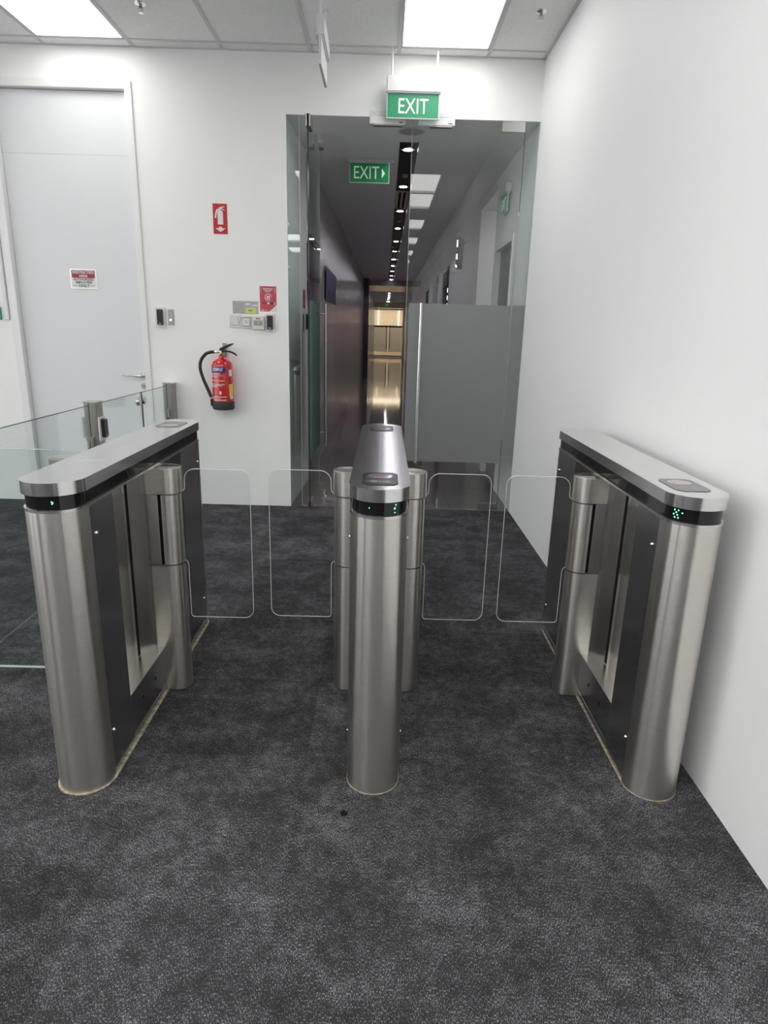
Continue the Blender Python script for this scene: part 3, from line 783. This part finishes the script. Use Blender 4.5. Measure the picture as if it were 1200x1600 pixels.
# downlights
def downlight(y, label='round recessed downlight in the black ceiling channel', proto=None):
    t = thing('downlight', (.168, y, HC+.045), label, 'downlight', 'downlights in the corridor ceiling channel')
    MB().lathe([(.066, 0), (.064, -.006), (.052, -.008), (.050, -.003)], n=28).out('trim_ring', M['satin'], t)
    MB().lathe([(.036, -.006), (.036, -.0085)], n=24).out('lamp', M['down'], t)
    return t
p0 = downlight(6.25, 'first and largest round downlight in the black ceiling channel, nearest the glass doors')
for k in range(1, 20):
    q = copy_tree(p0); q.location.y = 6.25+1.5*k; q['label'] = ORD[k]+' round downlight in the black ceiling channel, counted from the glass doors'
def vent(y0, y1):
    t = thing('air_vent', (.168, y0, HC+.035), 'slotted air vent in the black ceiling channel', 'air vent', 'air vents in the corridor ceiling channel')
    L_ = y1-y0
    MB().box(-.075, .075, 0, L_, -.001, .009).out('plate', M['vent'], t)
    for x in (-.028, .024): MB().box(x-.013, x+.013, .05, L_-.06, -.003, .0).out('slot', M['gap'], t)
    return t
v0 = vent(7.97, 9.05)
v0['label'] = 'nearest slotted air vent in the black ceiling channel, between second and third downlights'
for k, yy in enumerate((13.95, 16.95, 21.4, 25.9)): q = copy_tree(v0); q.location.y = yy; q['label'] = ORD[k+1]+' slotted air vent along the black ceiling channel, counted from the glass doors'
def spot(y):
    t = thing('smoke_detector', (.168, y, HC+.045), 'small round detector between downlights in the ceiling channel', 'detector', 'small detectors in the corridor ceiling channel')
    MB().lathe([(.034, 0), (.034, -.012), (.024, -.028), (.012, -.032)], n=20).out('housing', M['vent'], t)
    return t
s0 = spot(7.2)
s0['label'] = 'nearest small round detector in the ceiling channel, between first two downlights'
for k, yy in enumerate((10.0, 13.0, 16.0)): q = copy_tree(s0); q.location.y = yy; q['label'] = ORD[k+1]+' small round detector along the ceiling channel, counted from the glass doors'
t = thing('ceiling_speaker', (.172, 5.55, HC), 'round grey ceiling speaker just inside the doorway', 'speaker')
MB().lathe([(.108, 0), (.106, -.004), (.092, -.006)], n=36).out('rim', M['tbar'], t)
MB().lathe([(.091, -.004), (.086, -.008), (.02, -.009)], n=36).out('grille', M['grey'], t)
# posters and reader on the left wall
def lposter(y0, y1, z0, z1, m1, m2, label):
    x = lx(y1)+.0075
    t = thing('poster', (x, y0, z0), label, 'poster')
    L_ = y1-y0
    MB().box(-.002, .002, 0, L_, 0, z1-z0).out('sheet', m1, t)
    MB().box(.002, .003, L_*.1, L_*.9, .02, (z1-z0)*.35).out('lower_block', m2, t)
lposter(6.25, 7.25, 1.92, 2.22, M['purple'], M['navy'], 'dark purple poster on the left corridor wall')
lposter(6.25, 7.25, 1.70, 1.90, M['mauve'], M['purple'], 'lilac poster under the dark purple one in the corridor')
lposter(7.95, 9.6, 1.78, 2.15, M['purple'], M['navy'], 'second dark purple poster deeper along the left corridor wall')
t = thing('card_reader', (lx(6.0)+.004, 6.05, 1.42), 'pale card reader on the corridor wall behind the open glass door', 'card reader')
MB().box(0, .012, -.06, .06, 0, .17, .002).out('back_plate', M['white'], t)
MB().box(.012, .035, -.022, .022, .02, .15, .004).out('reader_body', M['black'], t)
MB().box(lx(6.05)+.001, lx(6.05)+.004, 6.00, 6.10, 1.62, 1.78).out('notice', M['poster'], label='small pinkish notice above the corridor card reader', cat='notice')
# plum column, far doors, far lobby
xc = lx(20)
struct(MB().box(xc-.1, xc+.16, 20.3, 20.9, 0, HC, .02), 'trim_3', M['column'], 'dark plum column on the left of the corridor', 'column')
struct(MB().box(lx(21), XW, 21.0, 24.0, HC-.16, HC-.001), 'trim_4', M['corr_lam'], 'lowered bulkhead across the far corridor', 'bulkhead')
fd = MB()
fd.box(-.75, -.58, YF, YF+.1, 0, HC); fd.box(1.0, XW+.1, YF, YF+.1, 0, HC); fd.box(-.58, 1.0, YF, YF+.1, 2.62, HC)
struct(fd, 'wall_far', M['beige'], 'beige wall around the far glass doors', 'wall')
for k, (a, b) in enumerate(((-.575, .206), (.214, .995))):
    t = thing('door_%d' % (7+k), ((a+b)/2, YF+.02, 0), ('left' if k == 0 else 'right')+' leaf of the far double glass doors with frosted band', 'door', kind='structure')
    h = (b-a)/2
    MB().box(-h, h, 0, .012, .01, 2.60).out('pane', M['glass_wing'], t)
    MB().box(-h+.02, h-.02, -.001, 0, .30, 1.62).out('frosted_film', M['frost_far'], t)
    MB().box(-h, h, -.01, .02, 1.62, 1.70).out('rail', M['darkdoor'], t)
    MB().box(-h, h, -.015, .025, .01, .10).out('bottom_rail', M['satin_d'], t)
    MB().box(-h, h, -.015, .025, 2.52, 2.60).out('top_rail', M['satin_d'], t)
    x = (h-.08) if k == 0 else (-h+.08)
    MB().tube([(x, -.06, .45), (x, -.06, 1.65)], .02, 10, smooth=False).out('pull_handle', M['darkdoor'], t)
fl = MB(); fl.box(-3, 3.5, YF+7.9, YF+8, 0, 3.2); fl.box(-3.1, -3, YF, YF+8, 0, 3.2); fl.box(3.5, 3.6, YF, YF+8, 0, 3.2)
fl.box(-3, -.75, YF, YF+.1, 0, 3.2); fl.box(XW+.1, 3.5, YF, YF+.1, 0, 3.2)
struct(fl, 'wall_far_lobby', M['beige'], 'beige walls of the lobby beyond the far doors', 'wall')
struct(MB().box(-3, 3.5, YF, YF+8, 3.15, 3.2), 'ceiling', M['beige'], 'beige ceiling beyond the far glass doors', 'ceiling')
struct(MB().box(-3, 3.5, YF, YF+8, -.051, -.001), 'floor', M['gtile'], 'shiny floor beyond the far glass doors', 'floor')
for k, yy in enumerate((YF+1.6, YF+4.2, YF+6.4)):
    t = thing('ceiling_light', (.2, yy, 3.15), ORD[k]+' warm ceiling light in the lobby beyond the far doors', 'ceiling light', 'warm lights beyond the far doors')
    MB().box(-1.2, 1.2, -.35, .35, -.03, -.005).out('diffuser', M['warm'], t)
for x in (-.42, .95):
    MB().box(x-.012, x+.012, YF+7.8, YF+7.88, 1.5, 2.9).out('wall_light', M['blind'], label=('left' if x < 0 else 'right')+' vertical warm strip light on the far beige wall', cat='wall light', group='strip lights on the far wall')

# ------------------------------------------------------------------ turnstiles
def arm_outline(s, x_in, x_c, r, yc):
    P = [(s*x_in, yc-r)]
    n = 14
    for k in range(n+1):
        a = -pi/2+k/n*pi
        P.append((s*(x_c+r*cos(a)), yc+r*sin(a)))
    P.append((s*x_in, yc+r))
    return P
def glass_outline(a, b, s):
    """outline (x,z) of the swing wing seen from the front; a = post side, b = free side"""
    P = []
    def arc(cx, cz, r, t0, t1, n=6):
        for k in range(n+1):
            t = radians(t0+(t1-t0)*k/n); P.append((cx+r*cos(t), cz+r*sin(t)))
    P.append((a-.03, .835)); P.append((a+.004, .835)); 
    P.append((a+.012, .842)); P.append((a+.014, .855)); arc(a+.014+.042, .923-.042, .042, 180, 90)
    arc(b-.036, .923-.036, .036, 90, 0); arc(b-.036, .31+.036, .036, 0, -90); arc(a+.012+.012, .31+.012, .012, 270, 180)
    P.append((a+.012, .535)); P.append((a+.008, .548)); P.append((a, .555)); P.append((a-.03, .555))
    return [(s*x, z) for x, z in P]
R_B, LEN = .0863, 1.327
def wing(t, s, far):
    yc = .673; r = .052; xc = .124
    w_ = MB().prism(arm_outline(s, .02, xc, r, yc), 0.004, .545, 'Z').out('post_base', M['steel'], t)
    w2 = MB().prism(arm_outline(s, .02, xc+.003, r+.002, yc), .832, .930, 'Z', .002).out('post_cap', M['steel'], t)
    # rotating drum with slot
    MB().prism(arm_outline(s, .112, xc+.001, r-.001, yc), .549, .828, 'Z').out('hinge_drum', M['steel'], t)
    b = MB(); b.box(min(s*.02, s*.098), max(s*.02, s*.098), yc-r+.001, yc+r-.001, .547, .830)
    b.out('hinge_housing', M['steel_flat'], t)
    MB().box(min(s*.098, s*.112), max(s*.098, s*.112), yc-r+.010, yc+r-.010, .549, .828).out('hinge_gap', M['gap'], t)
    MB().box(min(s*.096, s*.101), max(s*.096, s*.101), yc-r-.002, yc-r+.003, .549, .828).out('hinge_lip', M['satin'], t)
    a = .176; P = glass_outline(a, far, s)
    g = MB().prism(P, yc-.005, yc+.005, 'Y').out('glass_wing', M['glass_wing'], t, label='clear rounded swing panel')
    MB().tube([(x, yc, z) for x, z in P[1:-1]], .0012, 6, smooth=False).out('polished_edge', M['edge_w'], g)
def recess_parts(t, s):
    MB().box(min(s*.0150, s*.0158), max(s*.0150, s*.0158), .53, .545, .20, .925).out('gasket', M['gap'], t)
    MB().prism([(s*.0150, .275), (s*.055, .262), (s*.058, .268), (s*.018, .50), (s*.015, .50)], .196, .928).out('inner_sheet', M['steel_flat'], t)
    MB().prism([(s*.0150, .545), (s*.019, .545), (s*.06, .622), (s*.015, .622)], .196, .928).out('inner_sheet', M['steel_flat'], t)
def chevron(t, dots, R=.0832, zc=.960):
    for (a, dz) in dots:
        a = radians(a); x = R*sin(a); y = .006+R-R*cos(a)
        b = MB(); bmesh.ops.create_icosphere(b.bm, subdivisions=1, radius=.0021, matrix=Matrix.Translation((x, y, zc+dz)))
        b.out('led', M['led'], t)
def reader_pad(t, yc, flip=1, m='black_gloss', zt=1.0186, wink=True):
    P = []
    n = 8
    def e(x, y): P.append((x, yc+flip*y))
    # bowed rounded rectangle
    pts = rrect(-.054, .054, -.075, .075, .022)
    for x, y in pts: e(x, y*(1+.16*(1-(x/.054)**2)) if abs(y) > .04 else y)
    p = MB().prism(P, zt, zt+.0016, 'Z', .0005).out('reader_pad', M['pad_b' if m == 'black_gloss' else m], t)
    el = [(.037*cos(k*pi/16), yc+flip*(.030+.033*sin(k*pi/16))) for k in range(32)]
    MB().prism(el, zt+.0016, zt+.0022).out('reader_window', M['padwin'] if m == 'black_gloss' else M['padwin_refl'], p)
    b = MB()
    for k in range(5): b.box(-.016+k*.009, -.011+k*.009, yc+flip*.012-.003, yc+flip*.012+.004, zt+.0022, zt+.0026)
    b.out('red_digits', M['redled'] if m == 'black_gloss' else M['paddim'], p)
    ic = MB()
    for sx in (-.020, .020):
        for k in range(10):
            a = radians(k*36); ic.box(sx+.010*cos(a)-.0018, sx+.010*cos(a)+.0018, yc-flip*.040+.010*sin(a)-.0015, yc-flip*.040+.010*sin(a)+.0015, zt+.0016, zt+.0021)
        ic.box(sx-.004, sx+.004, yc-flip*.040-.003, yc-flip*.040+.003, zt+.0016, zt+.0021)
    ic.box(-.006, .006, yc-flip*.040-.001, yc-flip*.040+.001, zt+.0016, zt+.0021); ic.box(-.042, -.034, yc-flip*.040-.001, yc-flip*.040+.001, zt+.0016, zt+.0021)
    ic.out('wave_icon', M['greyprint'], p)
M['padwin'] = mat('pad_window', (.16, .16, .17, 1), .12)
M['padwin_refl'] = mat('pad_window_reflecting', (.36, .34, .34, 1), .12)  # pad window lightened by a reflection painted into the colour
M['paddim'] = mat('pad_digits_dim', (.5, .3, .3, 1), .4)
M['pad_refl'] = mat('pad_reflecting', (.10, .10, .11, 1), .14)  # black pad turned grey, its reflection painted into the colour
M['pad_b'] = mat('pad_black', (.008, .008, .009, 1), .28, spec=.25)
def turnstile(loc, label, wings, far, pads, dots, SB=.0015):
    t = thing('turnstile', loc, label, 'turnstile', 'steel turnstiles across the lobby')
    RC, n = R_B, 28
    y0, y1 = 0, LEN
    # end columns: half-round end plus straight sides
    def dshape(ya, yb, near):
        P = []
        if near:
            for k in range(n+1):
                a = pi+k/n*pi; P.append((RC*cos(a), ya+RC+RC*sin(a)))
            P += [(RC, yb), (-RC, yb)]
        else:
            P += [(-RC, ya), (RC, ya)]
            for k in range(n+1):
                a = k/n*pi; P.append((RC*cos(a), yb-RC+RC*sin(a)))
        return P
    MB().prism(dshape(0, .095, True), .002, .932).out('front_column', M['steel'], t)
    MB().prism(dshape(LEN-.095, LEN, False), .002, .932).out('rear_column', M['steel'], t)
    for ya, yb in ((.097, .262), (.975, LEN-.097)):
        sp = MB(); sp.box(-RC+.0005, RC-.0005, ya, yb, .036, .930); sp.out('side_panel', M['steel_carpet_refl'], t)
    MB().box(-RC-.0005, RC+.0005, .262, .975, .036, .195).out('lower_panel', M['steel_carpet_refl'], t)
    MB().box(-RC+.001, RC-.001, .263, .974, .195, .1965).out('sill', M['satin'], t)
    MB().box(-RC+.004, RC-.004, .096, LEN-.096, .002, .036).out('plinth', M['steel_carpet_refl'], t)
    MB().box(-RC-.0012, RC+.0012, .262, LEN-.1, .034, .0375).out('plinth_trim', M['satin'], t)
    MB().box(-.015, .015, .262, .975, .195, .930).out('inner_web', M['steel_flat'], t)
    MB().prism(stadium(RC+.0012, -.0012, LEN+.0012), .931, .9386, 'Z', .001).out('body_rim', M['satin'], t)
    bd = MB().prism(stadium(RC-.0045, .0045, LEN-.0045), .9386, .9815).out('display_band', M['black_gloss'], t)
    MB().prism(stadium(.0905, -.0045, LEN+.0045), .9813, 1.0186, 'Z', .0018).out('top_cap', M['steel_cap'], t)
    MB().prism(stadium(RC+SB, -SB, LEN+SB), .0005, .0035).out('sealant_bead', M['caulk'], t)
    for s in (-1, 1):
        for yy, zz in ((.125, .838), (.110, .165), (1.215, .838), (1.205, .155)):
            MB().lathe([(.0065, 0), (.0055, s*.003), (.0025, s*.0055)], (s*RC, yy, zz), 'X', 14).out('screw', M['chrome'], t)
        MB().cyl(.006, min(s*.001, 0), max(s*.001, 0), (s*RC, .37, .125), 'X', 14).cyl(.006, min(s*.001, 0), max(s*.001, 0), (s*RC, .50, .125), 'X', 14).out('fixing_hole', M['gap'], t)
    for s in wings:
        wing(t, s, far[s]); recess_parts(t, s)
    for s in (-1, 1):
        if s not in wings and s not in far: # closed side
            MB().box(min(s*(RC-.002), s*(RC-.0005)), max(s*(RC-.002), s*(RC-.0005)), .262, .975, .195, .930).out('cover_panel', M['steel_carpet_refl'], t)
    for p in pads: reader_pad(t, *p)
    chevron(bd, dots)
    return t
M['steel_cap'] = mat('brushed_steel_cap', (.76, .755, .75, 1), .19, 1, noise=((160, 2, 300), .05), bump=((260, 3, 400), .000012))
tl = turnstile((-.9409, 1.724, 0), 'left steel turnstile with a single green arrow light', (1,), {1: .440, -1: 0}, [(1.15, -1, 'pad_refl')], [(17, 0), (18.5, .0018), (17, -.0024), (16.2, .004)], SB=.006)
tcn = turnstile((-.0011, 1.752, 0), 'middle steel turnstile with black reader pads and wings both sides', (1, -1), {1: .432, -1: .432}, [(.137, 1, 'black_gloss'), (1.175, -1, 'black_gloss')],
                [(-20, .002), (34, .011), (32, .002), (32, -.012), (31, -.001)])
tr = turnstile((.9268, 1.750, 0), 'right steel turnstile by the white wall with green chevron lights', (-1,), {-1: .437, 1: 0}, [(.16, 1, 'pad_refl')],
               [(-58, .012), (-50, .012), (-54, .005), (-59, -.001), (-51, -.002), (-56, -.010), (-49, -.010), (-42, .006)])
# small sticker on the left cap
MB().box(-.045, .045, .33, .36, 1.0186, 1.0190).out('cap_sticker', M['padwin_refl2'] if 'padwin_refl2' in M else M['steel_top'], tl)
# wide lane wing on the left of the left turnstile
wd = thing('wide_gate_wing', (-.944, 1.724, 0), 'large clear glass gate panel beside the left turnstile', 'gate')
MB().box(-.31, -.089, .655, .760, .87, .952, .004).out('arm', M['steel_flat'], wd)
MB().box(-.20, -.089, .665, .750, .002, .87, .004).out('post', M['steel_flat'], wd)
g = MB().box(-.742, -.21, .700, .710, .045, .975).out('glass_panel', M['glass_fence'], wd)
MB().box(-.742, -.31, .7000, .7100, .975, .977).out('top_edge', M['edge_g'], g)
MB().box(-.742, -.21, .699, .711, .043, .046).out('bottom_edge', M['edge_g'], g)

# ------------------------------------------------------------------ glass fence on the left
FX = -1.70
def fpanel(y0, y1, label, cat, disc=None, name='glass_fence_panel'):
    t = thing(name, (FX, (y0+y1)/2, 0), label, cat)
    h = (y1-y0)/2
    g = MB().box(-.005, .005, -h, h, .05, .985).out('pane', M['glass_fence'], t)
    MB().box(-.0055, .0055, -h, h, .984, .987).out('top_edge', M['edge_d'], t)
    MB().box(-.0055, .0055, -h, -h+.002, .05, .985).out('side_edge', M['edge_d'], t)
    if disc is not None:
        MB().cyl(.028, -.012, .012, (0, disc, .925), 'X', 28, .003).out('lock_disc', M['satin'], t)
    return t
fpanel(2.42, 3.735, 'long glass fence panel left of the square steel post', 'glass fence')
fpanel(3.87, 4.565, 'glass gate leaf next to the square post with lock disc', 'glass gate', disc=.30, name='glass_gate_leaf')
fpanel(4.575, 5.108, 'glass gate leaf nearest the back wall with lock disc', 'glass gate', disc=-.225, name='glass_gate_leaf')
def fpost(y0, y1, label, x0=-.036, x1=.036):
    t = thing('fence_post', (FX, (y0+y1)/2, 0), label, 'post')
    h = (y1-y0)/2
    MB().box(x0, x1, -h, h, 0, 1.0, .002).out('post', M['satin_d'], t)
    MB().box(x0-.006, x1+.004, -h-.004, h+.004, 1.0, 1.006, .001).out('post_top', M['satin'], t)
    MB().box(x0*.2-.002, x0*.2+.002, -h-.0008, -h+.001, .0, 1.0).out('joint', M['gap'], t)
    l = MB().box(-.032, .0, -h-.016, -h, .78, .795).box(-.028, -.016, -h-.014, -h, .70, .80).box(-.008, .008, -h-.014, -h, .74, .80)
    l.out('hinge', M['satin'], t)
    return t
fpost(3.755, 3.845, 'square steel fence post carrying the card reader')
fpost(5.14, 5.236, 'square steel fence post fixed against the back wall')
card_reader(FX+.036, .775, .085, .140, 'card reader on the square fence post', rz=pi/2, y=3.80)
MB().box(FX-.060, FX-.037, 3.765, 3.835, .79, .915, .003).out('junction_box', M['grey'], label='pale box on the far side of the square fence post', cat='box')
# carpet stain
MB().prism([((.011+.003*sin(k*2.3))*cos(k*pi/9)-.088, (.013+.004*sin(k*1.7))*sin(k*pi/9)+1.667) for k in range(18)], .0003, .0012).out('carpet_stain', M['gap'], label='small dark round spot on the carpet before the middle turnstile', cat='stain')
